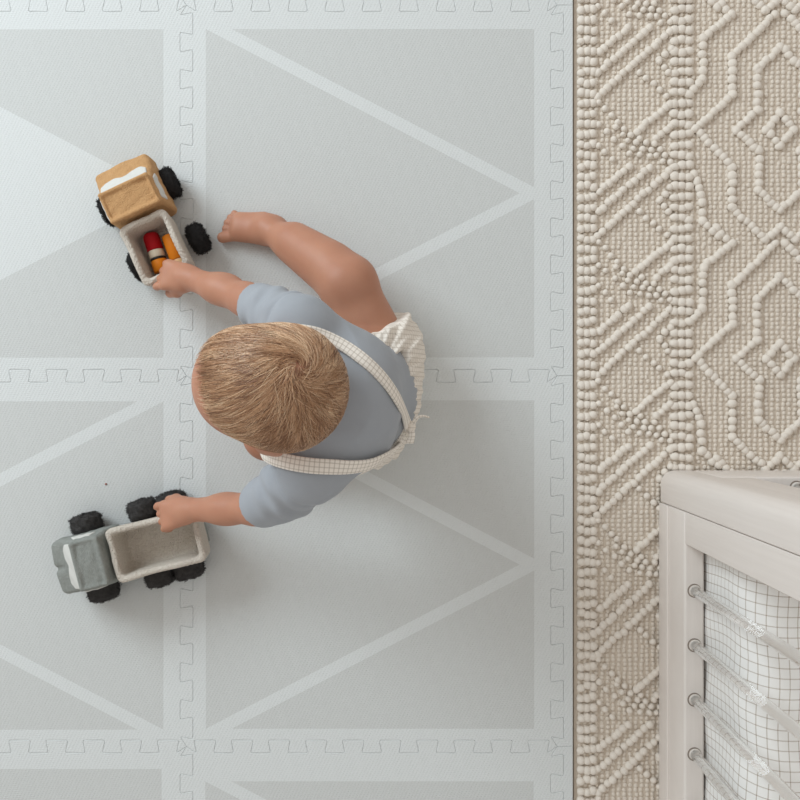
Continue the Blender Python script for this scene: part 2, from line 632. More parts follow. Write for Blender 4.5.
FL = -.012
SPX = CAM_H / FPX     # metres per photo pixel at mat height
rug_x0, rug_x1 = W(574.6, 0)[0], W(890, 0)[0]
rug_root = empty('rug', ((rug_x0 + rug_x1) / 2, 0, FL))
tag(rug_root, 'cream woven wool rug with raised beaded lattice pattern beside the mat', 'rug')
def to_local(V): return V - np.array([(rug_x0 + rug_x1) / 2, 0, FL])
bk = mesh_bm('backing', box_bm(rug_x0 - (rug_x0 + rug_x1) / 2, (rug_x1 - rug_x0) / 2, -.82, .82, 0, .0056, .001), M['rug_back'], rug_root)
# ground loops
xs = np.arange(580, 888, 5.7); ys = np.arange(-95, 895, 4.5)
G = np.stack(np.meshgrid(xs, ys, indexing='ij'), -1).reshape(-1, 2)
G = G + rng.normal(0, .35, G.shape)
C = np.stack([(G[:, 0] - 400) * SPX, -(G[:, 1] - 400) * SPX, np.full(len(G), FL + .0055)], 1)
C[:, 2] += rng.normal(0, .0003, len(C))
R = np.stack([rng.normal(.0037, .0003, len(G)), rng.normal(.0042, .00025, len(G)), np.full(len(G), .0024)], 1)
V, F = balls(C, R, rng.normal(0, .2, len(G)), 7, 5)
mesh_np('ground_loops', to_local(V), F, M['rug_ground'], rug_root)
# raised knots
kn = []     # px, py, rx, ry (px), angle
def band(xa, xb, n):
    y = -96.0
    while y < 896:
        st = (xb - xa) / n
        for i in range(n):
            kn.append((xa + st * (i + .5) + random.gauss(0, .25), y + random.gauss(0, .5) + .8 * math.sin(i * 1.7 + y), st * .74, 4.25 + random.gauss(0, .25), random.gauss(0, .08)))
        y += 10.45
band(578.5, 596.5, 3)
band(671.5, 693, 3)
def line(p, q, step=7.0, rad=4.1, elong=1.15):
    p = Vector(p); q = Vector(q)
    n = max(1, int(round((q - p).length / step)))
    a = math.atan2(-(q.y - p.y), q.x - p.x)
    for i in range(n + 1):
        c = p.lerp(q, i / n)
        kn.append((c.x + random.gauss(0, .5), c.y + random.gauss(0, .5), rad * elong * random.uniform(.9, 1.1), rad * random.uniform(.9, 1.08), a + random.gauss(0, .25)))
for k in range(-2, 7):
    y0 = 99 + 139.6 * k
    line((598, y0 - 3), (670, y0 - 68), 6.8, 4.1, 1.05)
    line((599, y0 - 27), (650, y0 - 72), 6.8, 4.1, 1.05)
    line((600, y0 - 48), (629, y0 - 72), 6.8, 4.1, 1.05)
    line((640, y0 - 28), (667, y0 - 4), 8.5, 3.4, 1.0)
    line((660, y0 - 40), (671, y0 - 51), 7, 3.8, 1.0)
    line((660, y0 - 38), (669, y0 - 27), 7, 3.4, 1.0)
    line((599, y0 + 3), (650, y0 + 56), 9.5, 3.3, 1.0)
    line((599, y0 + 25), (630, y0 + 54), 9.5, 3.3, 1.0)
    line((599, y0 + 46), (612, y0 + 60), 9, 3.2, 1.0)
    line((617, y0 + 28), (640, y0 + 55), 10, 3.0, 1.0)
    line((637, y0 + 32), (671, y0 + 4), 6.4, 3.9, 1.2)
    line((657, y0 + 38), (671, y0 + 26), 6.4, 3.8, 1.1)
    line((655, y0 + 44), (671, y0 + 62), 8.5, 3.3, 1.0)
    line((641, y0 + 38), (662, y0 + 62), 9, 3.2, 1.0)
LAT = [
    [(775, -42), (732, -61), (732, -23), (696, 0)],
]
for k in range(-1, 5):
    yc = 129 + 230 * (k - 0)
    sh = 0
    polys = [
        [(717, yc - 131), (732, yc - 116), (704, yc - 92), (703, yc - 51), (694, yc - 41)],
        [(776, yc - 116), (733, yc - 74), (733, yc - 35), (696, yc - 1), (733, yc + 37), (733, yc + 78), (766, yc + 110), (781, yc + 98)],
        [(781, yc - 83), (758, yc - 61), (758, yc - 19), (737, yc), (760, yc + 21), (759, yc + 61), (781, yc + 81)],
        [(781, yc - 16), (767, yc), (781, yc + 16)],
        [(695, yc + 45), (702, yc + 65), (703, yc + 92), (718, yc + 106)],
    ]
    for pl in polys:
        for a, b in zip(pl, pl[1:]):
            vert = abs(a[0] - b[0]) < 6
            st = 8.4 if vert else 6.6
            el = 1.0 if vert else 1.15
            line(a, b, st, 4.7 if vert else 4.2, el)
            line((1562 - a[0], a[1]), (1562 - b[0], b[1]), st, 4.7 if vert else 4.2, el)
kn = np.array(kn)
kn = kn[np.abs((kn[:, 1] - 400) * SPX) < .81]
C = np.stack([(kn[:, 0] - 400) * SPX, -(kn[:, 1] - 400) * SPX, np.full(len(kn), FL + .0088)], 1)
C[:, 2] += rng.normal(0, .0004, len(C))
R = np.stack([kn[:, 2] * SPX, kn[:, 3] * SPX, np.full(len(kn), .0058)], 1)
V, F = balls(C, R, kn[:, 4], 12, 8)
mesh_np('raised_knots', to_local(V), F, M['rug'], rug_root)

# ------------------------------------------------------------------ crib
ZB = FL + .014                # stands on the rug
ZT = .112                     # top of the lower rails
CX, CY = .4225, -.114         # outer north-west corner
CX1, CY1 = CX + .68, CY - 1.24
ZTOP = .88
crib = empty('crib', (CX + .34, CY - .62, ZB))
tag(crib, 'pale washed wood crib with clear acrylic rods standing on the rug', 'crib')
co = np.array([CX + .34, CY - .62, ZB])
def cbox(name, x0, x1, y0, y1, z0, z1, bev, mat, nose=None, seg=3):
    b = box_bm(x0, x1, y0, y1, z0, z1)
    if nose is not None:      # big round on the outer vertical edge
        es = [e for e in b.edges if all(abs(v.co.x - nose[0]) < 1e-5 and abs(v.co.y - nose[1]) < 1e-5 for v in e.verts)]
        bmesh.ops.bevel(b, geom=es, offset=.022, segments=8, affect='EDGES', profile=.5)
        b.edges.ensure_lookup_table()
        sh = [e for e in b.edges if len(e.link_faces) == 2 and e.calc_face_angle(0) > .6]
        bmesh.ops.bevel(b, geom=sh, offset=bev, segments=seg, affect='EDGES', profile=.6, clamp_overlap=True)
    else:
        bmesh.ops.bevel(b, geom=b.edges[:], offset=bev, segments=seg, affect='EDGES', profile=.6)
    for v in b.verts: v.co -= Vector(co)
    o = mesh_bm(name, b, mat, crib, True)
    o.data.set_sharp_from_angle(angle=.7)
    return o
PW = .051
for px_, py_, nx_, ny_ in ((CX, CY, 1, -1), (CX1, CY, -1, -1), (CX, CY1, 1, 1), (CX1, CY1, -1, 1)):
    xs_ = sorted((px_, px_ + nx_ * PW)); ys_ = sorted((py_, py_ + ny_ * PW))
    cbox('post', xs_[0], xs_[1], ys_[0], ys_[1], ZB, ZTOP, .002, M['wood_up'], (px_, py_))
RW = .0295
g = .0012
# stiles on the rails beside each post, then the rails
for ys_ in ((CY - PW - .049, CY - PW - g), (CY1 + PW + g, CY1 + PW + .049)):
    cbox('stile', CX + .001, CX + .001 + .030, ys_[0], ys_[1], ZT, ZTOP - .07, .0016, M['wood_up'])
    cbox('stile', CX1 - .031, CX1 - .001, ys_[0], ys_[1], ZT, ZTOP - .07, .0016, M['wood_up'])
for yy in ((CY - .031, CY - .001), (CY1 + .001, CY1 + .031)):
    cbox('stile', CX + PW + g, CX + PW + .049, yy[0], yy[1], ZT, ZTOP - .07, .0016, M['wood_up'])
    cbox('stile', CX1 - PW - .049, CX1 - PW - g, yy[0], yy[1], ZT, ZTOP - .07, .0016, M['wood_up'])
for z0, z1 in ((ZB, ZT), (ZTOP - .07, ZTOP)):
    nm = 'bottom_rail' if z0 == ZB else 'top_rail'
    cbox(nm, CX, CX + RW, CY1 + PW + g, CY - PW - g, z0, z1, .004, M['wood'])
    cbox(nm, CX1 - RW, CX1, CY1 + PW + g, CY - PW - g, z0, z1, .004, M['wood'])
    cbox(nm, CX + PW + g, CX1 - PW - g, CY - RW, CY, z0, z1, .004, M['wood'])
    cbox(nm, CX + PW + g, CX1 - PW - g, CY1, CY1 + RW, z0, z1, .004, M['wood'])
cbox('rail_highlight_strip', CX - .0025, CX + .0008, CY1 + PW + g, CY - PW - g, ZB, ZB + .040, .0014, M['wood'])  # added strip imitating the bright reflection along the rail's rounded edge
cbox('mattress_base', CX + RW + .001, CX1 - RW - .001, CY1 + RW + .001, CY - RW - .001, ZB + .01, ZB + .03, .002, M['wood'])

def rod_mesh():
    n = 48; r = .0075
    z0, z1 = ZT + .0005 - ZB, ZTOP - .068 - ZB
    V = [(r * math.cos(2 * PI * j / n), r * math.sin(2 * PI * j / n), z) for z in (z0, z1) for j in range(n)]
    F = [(j, (j + 1) % n, n + (j + 1) % n, n + j) for j in range(n)]
    F += [tuple(range(n))[::-1], tuple(range(n, 2 * n))]
    me = bpy.data.meshes.new('rod')
    me.from_pydata(V, [], F)
    for p in me.polygons: p.use_smooth = len(p.vertices) == 4
    me.materials.append(M['acrylic'])
    return me
def shade_ring_mesh():
    """dark ring round the foot of a rod, painted as the shadow in its hole"""
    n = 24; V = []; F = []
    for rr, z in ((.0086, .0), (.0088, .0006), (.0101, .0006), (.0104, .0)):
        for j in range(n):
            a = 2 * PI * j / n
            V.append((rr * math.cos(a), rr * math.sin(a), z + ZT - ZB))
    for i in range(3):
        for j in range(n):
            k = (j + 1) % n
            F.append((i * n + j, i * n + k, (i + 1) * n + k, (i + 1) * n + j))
    me = bpy.data.meshes.new('socket_shade'); me.from_pydata(V, [], F)
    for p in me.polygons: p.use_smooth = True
    me.materials.append(M['socket_shade'])
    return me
M['socket_shade'] = simple('socket_shadowline', (138, 126, 115), .5)  # dark colour stands in for the shadow where the rod enters its hole
def cap_mesh():
    bm = bmesh.new()
    bmesh.ops.create_uvsphere(bm, u_segments=20, v_segments=10, radius=.0090)
    for v in bm.verts: v.co.z *= .45
    me = bpy.data.meshes.new('end_cap'); bm.to_mesh(me); bm.free()
    for p in me.polygons: p.use_smooth = True
    me.materials.append(M['end_cap'])
    return me
M['end_cap'] = simple('milky_end_cap', (226, 219, 211), .35)
RM, CM, EM = rod_mesh(), shade_ring_mesh(), cap_mesh()
spots = []
y = W(0, 591, ZT)[1]
stp = 54.5 * (CAM_H - ZT) / FPX
while y > CY1 + PW + .06:
    spots.append((W(695, 0, ZT)[0], y)); y -= stp
x = W(797, 0, ZT)[0]
while x < CX1 - PW - .06:
    spots.append((x, CY - .0165)); x += stp
for sx, sy in spots:
    ro = bpy.data.objects.new('rod', RM); ro.location = (sx - co[0], sy - co[1], 0); link(ro, crib)
    so = bpy.data.objects.new('socket_shade', CM); so.location = (-.0009, .0004, 0); link(so, ro)
    ro['label'] = 'clear acrylic rod'
    ec = bpy.data.objects.new('end_cap', EM); ec.location = (.0005, 0, ZT - ZB); link(ec, ro)

# mattress in a checked sheet
def mattress():
    x0, x1 = CX + RW + .004, CX1 - RW - .004
    y0, y1 = CY1 + RW + .006, CY - RW - .012
    z0, z1 = ZB + .0305, .255
    rad = .045
    prof = []; arc = [0]
    def add(x, z):
        if prof: arc.append(arc[-1] + math.hypot(x - prof[-1][0], z - prof[-1][1]))
        prof.append((x, z))
    n = 14
    for i in range(n + 1): add(x0, z0 + (z1 - rad - z0) * i / n)
    for i in range(1, 9):
        a = PI - PI / 2 * i / 8; add(x0 + rad + rad * math.cos(a), z1 - rad + rad * math.sin(a))
    m = 40
    for i in range(1, m + 1): add(x0 + rad + (x1 - x0 - 2 * rad) * i / m, z1)
    for i in range(1, 9):
        a = PI / 2 - PI / 2 * i / 8; add(x1 - rad + rad * math.cos(a), z1 - rad + rad * math.sin(a))
    for i in range(1, n + 1): add(x1, z1 - rad - (z1 - rad - z0) * i / n)
    ysr = []
    for i in range(0, 9):
        a = PI / 2 * i / 8; ysr.append((y0 + rad - rad * math.cos(a), rad - rad * math.sin(a)))
    for i in range(1, 60): ysr.append((y0 + rad + (y1 - y0 - 2 * rad) * i / 60, 0))
    for i in range(0, 9):
        a = PI / 2 * i / 8; ysr.append((y1 - rad + rad * math.sin(a), rad - rad * math.cos(a)))
    V = []; UV = []; F = []
    xc = (x0 + x1) / 2
    for yv, ins in ysr:
        for (px_, pz_), s in zip(prof, arc):
            xx = px_ + (ins if px_ < xc else -ins)
            zz = pz_ - (ins if pz_ > z1 - rad else 0)
            w = .0016 * math.sin(yv * 46 + 2.2 * math.sin(pz_ * 24)) * min(1, max(0, (pz_ - z0) / .05)) if ins == 0 else 0
            xx += (w if px_ < xc else -w)
            zz += .0012 * math.sin(xx * 31 + yv * 17) if pz_ >= z1 - rad else 0
            V.append((xx, yv, zz)); UV.append((yv + .004 * math.sin(s * 30), s))
    k = len(prof)
    for i in range(len(ysr) - 1):
        for j in range(k - 1):
            F.append((i * k + j, i * k + j + 1, (i + 1) * k + j + 1, (i + 1) * k + j))
    V = np.array(V); c0 = len(V)
    origin = (xc, (y0 + y1) / 2, z0)
    # end walls and underside closed with quads strips across
    for base in (0, (len(ysr) - 1) * k):
        for j in range(k // 2):
            q = (base + j, base + k - 1 - j, base + k - 2 - j, base + j + 1)
            if len(set(q)) == 4: F.append(q if base else q[::-1])
    for i in range(len(ysr) - 1):
        F.append((i * k, (i + 1) * k, (i + 1) * k + k - 1, i * k + k - 1))
    o = mesh_np('mattress', V, np.array(F), M['sheet'], None, True, np.array(UV), origin)
    tag(o, 'mattress in a white sheet with thin grey check lines inside the crib', 'mattress')
mattress()

# ------------------------------------------------------------------ toy trucks
def fluffy_wheel(name, rad, wid, mat, parent, loc, seed):
    nu, prof = 40, []
    hw = wid / 2; c = min(hw, rad) * .62
    prof.append((0, -hw))
    for i in range(5): prof.append(((rad - c) * (i + 1) / 5, -hw))
    for i in range(1, 7):
        a = -PI / 2 + PI / 2 * i / 6; prof.append((rad - c + c * math.cos(a), -hw + c + c * math.sin(a)))
    for i in range(1, 4): prof.append((rad, -hw + c + (wid - 2 * c) * i / 4))
    for i in range(0, 7):
        a = PI / 2 * i / 6; prof.append((rad - c + c * math.cos(a), hw - c + c * math.sin(a)))
    for i in range(1, 6): prof.append(((rad - c) * (1 - i / 5), hw))
    V = []; F = []
    for r_, yv in prof:
        for j in range(nu):
            a = 2 * PI * j / nu
            p = Vector((r_ * math.cos(a), yv, r_ * math.sin(a)))
            nrm = p.normalized()
            d = mnoise.noise(p * 190 + Vector((seed * 7.1, 0, 0))) * .0034 + mnoise.noise(p * 420 + Vector((0, seed * 3.3, 0))) * .0014
            V.append(p + nrm * d)
    m = len(prof)
    for i in range(m - 1):
        for j in range(nu):
            k = (j + 1) % nu
            F.append((i * nu + j, (i + 1) * nu + j, (i + 1) * nu + k, i * nu + k))
    # short curly fibres
    rs = random.Random(seed)
    base = [v for v in V if v.length > rad * .6]
    for _ in range(1500):
        p = Vector(rs.choice(base)); n_ = p.normalized()
        t_ = Vector((rs.gauss(0, 1), rs.gauss(0, 1), rs.gauss(0, 1))).cross(n_).normalized()
        w_ = n_.cross(t_) * .00045
        p = p - n_ * .0006
        a_ = p; b_ = p + n_ * rs.uniform(.0014, .0034) + t_ * .0008; c_ = b_ + t_ * rs.uniform(.0006, .002) + n_ * rs.uniform(-.0006, .0006)
        i0 = len(V)
        V += [a_ - w_, a_ + w_, b_ + w_, b_ - w_, c_ + w_ * .5, c_ - w_ * .5]
        F += [(i0, i0 + 1, i0 + 2, i0 + 3), (i0 + 3, i0 + 2, i0 + 4, i0 + 5)]
    o = mesh_np(name, np.array([tuple(v) for v in V]), np.array(F), mat, parent)
    o.location = loc
    return o

def truck(label, ctr, fwd, p, seed):
    """built in its own frame: x forward, y left; bed centre at the origin"""
    ang = math.atan2(fwd[1], fwd[0])
    root = empty('toy_truck', (ctr[0], ctr[1], 0), ang)
    tag(root, label, 'toy truck')
    zr = p['rim']; bl, bw = p['bed_len'], p['bed_w']
    zf = p['bed_floor']
    cw = p['cab_w']; hw = cw / 2
    zc = p['roof']
    # chassis strip under bed and cab
    xf, xb = p['hood_front'], -bl / 2
    b = box_bm(xb + .008, xf - .012, -.024, .024, .014, .036, .006, 3)
    mesh_bm('chassis', b, p['cab_mat'], root, True)
    # bed: thick felt tray flared towards the rim, open at the top
    zb = .032
    zmid, hz = (zr + zb) / 2, (zr - zb) / 2
    lo = (-bl / 2 - .02, -bw / 2 - .02, zb - .02); hi = (bl / 2 + .02, bw / 2 + .02, zr + .02)
    tw = .0098
    outer = rbox((0, 0, zmid + .02), (bl / 2, bw / 2, hz + .02), .011)
    inner = rbox((0, 0, zf + .06), (bl / 2 - tw, bw / 2 - tw, .06), .007)
    def bed_post(D, P):
        Q = P.copy()
        k = 1.0 + p['flare'] * np.clip((zr - P[..., 2]) / (zr - zb), 0, 1)
        Q[..., 0] *= k; Q[..., 1] *= k
        # sagging, hand sewn walls
        Q[..., 1] *= 1 + .045 * np.cos(P[..., 0] / bl * PI * 1.0) - .03
        do = outer[0](Q); di = inner[0](Q)
        top = P[..., 2] - (zr + .0022 * np.cos(P[..., 0] * 85 + seed) + .0012 * np.sin(P[..., 1] * 120))
        nz = .0006 * np.sin(P[..., 0] * 900 + 2 * np.sin(P[..., 1] * 500)) * np.sin(P[..., 1] * 820 + P[..., 2] * 700) 
        d = np.maximum(do, -di)
        h_ = np.maximum(.006 - np.abs(d - top), 0) / .006
        d = np.maximum(d, top) + h_ * h_ * .0015
        return (d + nz).astype(np.float32)
    implicit('bed', [(outer, 0)], lo, hi, .0016, p['bed_mat'], root, bed_post, 1)
    # cab: profile (x forward, z) swept across the width, softly stuffed
    prof = p['prof']
    def poly_sdf(P):
        x, z = P[..., 0], P[..., 2]
        d = np.full(x.shape, 1e9); s = np.ones(x.shape)
        n = len(prof)
        for i in range(n):
            ax_, az_ = prof[i]; bx_, bz_ = prof[i - 1]
            ex, ez = bx_ - ax_, bz_ - az_
            wx, wz = x - ax_, z - az_
            tt = np.clip((wx * ex + wz * ez) / (ex * ex + ez * ez), 0, 1)
            d = np.minimum(d, (wx - ex * tt) ** 2 + (wz - ez * tt) ** 2)
            c1 = z >= az_; c2 = z < bz_; c3 = ex * wz > ez * wx
            flip = (c1 & c2 & c3) | (~c1 & ~c2 & ~c3)
            s = np.where(flip, -s, s)
        return s * np.sqrt(d)
    rr = .007
    def cab_raw(P):
        zt = np.clip((P[..., 2] - .05) / (zc - .05), 0, 1)
        half = hw - .004 * zt - .35 * np.clip(.0, 0, 1)
        puff = .003 * np.cos(np.clip(P[..., 1] / hw, -1, 1) * PI / 2)
        a = poly_sdf(P) + rr - puff + .0
        b_ = np.abs(P[..., 1]) - half + rr
        q = np.stack([a, b_], -1)
        d = np.linalg.norm(np.maximum(q, 0), axis=-1) + np.minimum(q.max(-1), 0) - rr
        # crease down the middle of the bonnet
        if p['crease']:
            on = np.clip((P[..., 0] - p['ws_bot'][0]) / .012, 0, 1)
            d = d + on * .0035 * np.exp(-(P[..., 1] / .0045) ** 2)
        d = d + .0007 * np.sin(P[..., 1] * 160 + 3 * np.sin(P[..., 0] * 90)) * np.sin(P[..., 0] * 210 + P[..., 2] * 90)
        return d
    seams = []
    for (sx_, sz_) in p['seams']:
        y_ = hw - .009
        seams.append(rcone((sx_, -y_, sz_), (sx_, y_, sz_), .0032, .0032))
    for i in range(len(p['seams']) - 1):
        (a_, b_), (c_, d_) = p['seams'][i], p['seams'][i + 1]
        for s_ in (-1, 1):
            seams.append(rcone((a_, s_ * (hw - .008), b_), (c_, s_ * (hw - .008), d_), .0016, .0016))
    def cab_f(P):
        d = cab_raw(P)
        for s_ in seams: d = smin(d, s_[0](P), .004)
        return d
    xs_ = [q[0] for q in prof]
    lo = (min(xs_) - .015, -hw - .015, .01); hi = (max(xs_) + .015, hw + .015, zc + .02)
    full = (cab_raw, np.array(lo), np.array(hi))
    implicit('cab', [(full, 0)], lo, hi, .0016, p['cab_mat'], root, lambda D, P: cab_f(P).astype(np.float32), 1)
    # white felt windows laid on the cab, following its surface
    def window(name, mask):
        def post(D, P):
            d = cab_raw(P) - .0016
            return np.maximum(np.maximum(d, mask(P)), -(cab_raw(P) + .003)).astype(np.float32)
        implicit(name, [(full, 0)], lo, hi, .0011, M['felt_white'], root, post, 1)
    (wx0, wz0), (wx1, wz1) = p['ws_top'], p['ws_bot']
    dx, dz = wx1 - wx0, wz1 - wz0
    LW = math.hypot(dx, dz)
    def ws_mask(P):
        s_ = ((P[..., 0] - wx0) * dx + (P[..., 2] - wz0) * dz) / LW       # along the screen, top to bottom
        low = LW * (.93 - .26 * np.exp(-(P[..., 1] / .011) ** 2))         # two lobed lower edge
        fade = np.clip((np.abs(P[..., 1]) - (hw - .016)) / .012, 0, 1)
        nrm = (-(P[..., 0] - wx0) * dz + (P[..., 2] - wz0) * dx) / LW
        return np.max(np.stack([s_ - low + fade * LW * .35, .0035 - s_, np.abs(P[..., 1]) - (hw - .008), np.abs(nrm) - .009], -1), -1)
    window('windscreen', ws_mask)
    sx0, sx1 = p['side_win']
    for s_ in (-1, 1):
        def side_mask(P, s_=s_):
            zt = (P[..., 2] - (zc - .034)); ztop = (zc - .011) - P[..., 2]
            slope = (P[..., 0] - sx1) + (P[..., 2] - (zc - .03)) * .55
            return np.max(np.stack([-zt, -ztop, sx0 - P[..., 0], slope, (hw - .014) - s_ * P[..., 1]], -1), -1)
        window('side_window', side_mask)
    i = 0
    for ax_ in p['axles']:
        for s_ in (-1, 1):
            fluffy_wheel('wheel', p['wr'], p['ww'], p['wheel_mat'], root, (ax_, s_ * p['track'] + (p.get('skew', 0) if ax_ < .05 else 0), p['wr'] + .0025), seed * 20 + i)
            i += 1
    return root

tan_c = W(153.5, 247, .098)[:2]
tan_f = np.array([-.425, .905]); tan_f /= np.linalg.norm(tan_f)
truck('tan felt toy truck with open cream bed holding two wooden pegs', tan_c, tan_f, dict(
    rim=.098, bed_len=.098, bed_w=.079, bed_floor=.040, flare=.10, cab_w=.092, roof=.106,
    hood_front=.146, prof=[(.057, .020), (.057, .104), (.098, .106), (.126, .072), (.147, .062), (.149, .020)],
    seams=[(.0570, .1072), (.0995, .1090)], ws_top=(.098, .106), ws_bot=(.126, .072), side_win=(.064, .108),
    axles=(.103, .004), wr=.0232, ww=.025, track=.0510, skew=-.005, cab_mat=M['felt_tan'], bed_mat=M['felt_cream'],
    wheel_mat=M['yarn_black'], crease=False), 1)
grey_c = W(155, 546, .094)[:2]
grey_f = np.array([-.968, -.25]); grey_f /= np.linalg.norm(grey_f)
truck('grey felt toy truck with six black wheels and empty cream bed', grey_c, grey_f, dict(
    rim=.094, bed_len=.140, bed_w=.084, bed_floor=.042, flare=.08, cab_w=.086, roof=.104,
    hood_front=.160, prof=[(.070, .020), (.078, .100), (.092, .104), (.116, .103), (.146, .068), (.168, .058), (.170, .020)],
    seams=[(.0800, .1035), (.1175, .1060)], ws_top=(.116, .103), ws_bot=(.146, .068), side_win=(.092, .128),
    axles=(.120, .027, -.020), wr=.0235, ww=.030, track=.054, cab_mat=M['felt_grey'], bed_mat=M['felt_cream'],
    wheel_mat=M['yarn_charcoal'], crease=True), 2)

# wooden pegs lying in the tan truck's bed
def lathe(name, prof, mat, parent, n=28):
    """profile (axial x, radius)"""
    V = []; F = []
    for x_, r_ in prof:
        for j in range(n):
            a = 2 * PI * j / n
            V.append((x_, r_ * math.cos(a), r_ * math.sin(a)))
    for i in range(len(prof) - 1):
        for j in range(n):
            k = (j + 1) % n
            F.append((i * n + j, i * n + k, (i + 1) * n + k, (i + 1) * n + j))
    o = mesh_np(name, np.array(V), np.array(F), mat, parent)
    o.data.set_sharp_from_angle(angle=.9)
    return o
def dome(x0, x1, r, ends=True):
    q = [(x0, .0001)]
    for i in range(1, 7):
        a = PI / 2 * i / 6; q.append((x0 + .008 - .008 * math.cos(a), r * (.55 + .45 * math.sin(a))))
    q += [(x1 - .0008, r), (x1, r - .0008), (x1, .0001)]
    return q
def cyl(x0, x1, r): return [(x0, .0001), (x0, r - .0008), (x0 + .0008, r), (x1 - .0008, r), (x1, r - .0008), (x1, .0001)]
def peg(label, px0, px1, z, build):
    a = W(*px0, z); b = W(*px1, z)
    root = empty('wooden_peg', tuple(a), math.atan2(b[1] - a[1], b[0] - a[0]))
    tag(root, label, 'wooden peg', 'wooden pegs in the tan truck')
    build(root)
def red_peg(r):
    lathe('cap', dome(0, .028, .0126), M['red'], r)
    lathe('head', cyl(.0282, .040, .0120), M['cream_paint'], r)
    lathe('stripe', cyl(.0402, .0438, .0122), M['black_paint'], r)
    lathe('body', cyl(.044, .062, .0124), M['orange'], r)
def orange_peg(r):
    lathe('body', cyl(0, .040, .0124), M['orange'], r)
    lathe('head', cyl(.0402, .054, .0116), M['beech'], r)
peg('wooden peg with a red cap, cream head and black stripe in the truck bed', (150, 233.5), (163, 273.5), .0545, red_peg)
peg('plain orange wooden peg beside the red capped one in the truck bed', (169.5, 235.5), (182.5, 271.5), .0580, orange_peg)

# ------------------------------------------------------------------ child
person = empty('person', tuple(W(385, 395, 0)))
tag(person, 'toddler in grey shirt and checked suspender shorts sitting between two toy trucks', 'person')
PO = W(385, 395, 0)
def child_obj(o):
    o.location = tuple(-PO); return o

# head frame
yaw = math.radians(5); pit = math.radians(24); rol = math.radians(17)
F0 = np.array([-math.cos(yaw), math.sin(yaw), 0]); Z = np.array([0, 0, 1.])
HF = math.cos(pit) * F0 - math.sin(pit) * Z
HU = math.sin(pit) * F0 + math.cos(pit) * Z
HR = np.cross(HF, HU)
HU, HR = math.cos(rol) * HU + math.sin(rol) * HR, math.cos(rol) * HR - math.sin(rol) * HU
HRm = np.stack([HF, HR, HU])            # rows: forward, right, up
HC = W(271, 388, .378)
def H(f, r, u): return HC + f * HF + r * HR + u * HU

cran = [
    (ellipsoid(H(-.004, 0, .006), (.083, .0675, .072), HRm), 0),
    (ellipsoid(H(-.030, 0, .004), (.056, .0665, .062), HRm), .02),
    (ellipsoid(H(.040, 0, .012), (.042, .052, .05), HRm), .03),
]
head = cran + [
    (ellipsoid(H(.030, 0, -.042), (.046, .050, .044), HRm), .03),
    (ellipsoid(H(.052, .026, -.040), (.026, .025, .026), HRm), .02),
    (ellipsoid(H(.052, -.026, -.040), (.026, .025, .026), HRm), .02),
    (ellipsoid(H(.058, 0, -.071), (.019, .021, .015), HRm), .02),
    (rcone(H(.076, 0, -.012), H(.087, 0, -.030), .005, .0078), .012),
    (ellipsoid(H(.080, .007, -.033), (.006, .006, .005), HRm), .006),
    (ellipsoid(H(.080, -.007, -.033), (.006, .006, .005), HRm), .006),
    (ellipsoid(H(.0785, 0, -.0520), (.0075, .0145, .0038), HRm), .003),
    (ellipsoid(H(.0770, 0, -.0600), (.0075, .0120, .0042), HRm), .003),
    (ellipsoid(H(.071, .026, -.004), (.009, .014, .005), HRm), .008),
    (ellipsoid(H(.071, -.026, -.004), (.009, .014, .005), HRm), .008),
    (ellipsoid(H(.0715, .0265, -.0130), (.0105, .0135, .0075), HRm), .004),
    (ellipsoid(H(.0715, -.0265, -.0130), (.0105, .0135, .0075), HRm), .004),
    (ellipsoid(H(.0690, .0265, -.0275), (.0095, .0125, .0045), HRm), .004),
    (ellipsoid(H(.0690, -.0265, -.0275), (.0095, .0125, .0045), HRm), .004),
    (ellipsoid(H(.0775, 0, -.0465), (.006, .005, .004), HRm), .004),
]
for s_ in (-1, 1):      # ears
    head.append((ellipsoid(H(-.006, s_ * .0685, -.018), (.015, .006, .021), HRm), .006))
    head.append((ellipsoid(H(.004, s_ * .066, -.022), (.006, .006, .010), HRm), .006))

# torso and limbs
pel = W(371, 393, .080)
chest = W(338, 396, .245)
neck0 = W(312, 394, .300)
neck1 = H(-.020, 0, -.045)
SHR = W(297, 325, .280); SHL = W(307, 474, .276)
ELR = W(247, 300, .178); WRR = W(190, 278, .119)
ELL = W(256, 508, .172); WRL = W(189, 510, .113)
HIR = W(374, 352, .078); KNR = W(348, 284, .108); ANR = W(268, 229, .030)
HIL = W(362, 430, .070); KNL = W(268, 436, .048); ANL = W(352, 424, .034)
tors = [
    (ellipsoid(pel, (.060, .082, .072)), 0),
    (rcone(pel + np.array([-.01, .014, .03]), chest + np.array([0, .013, 0]), .060, .064), .03),
    (rcone(pel + np.array([-.01, -.018, .03]), chest + np.array([0, -.022, 0]), .060, .064), .03),
    (rcone(chest + np.array([.0, .02, .01]), neck0 + np.array([.002, .016, -.028]), .060, .042), .04),
    (rcone(chest + np.array([.0, -.03, .01]), neck0 + np.array([.002, -.016, -.028]), .060, .042), .04),
    (rcone(SHR + np.array([.01, -.014, -.004]), SHL + np.array([.01, .014, -.004]), .036, .036), .035),
]
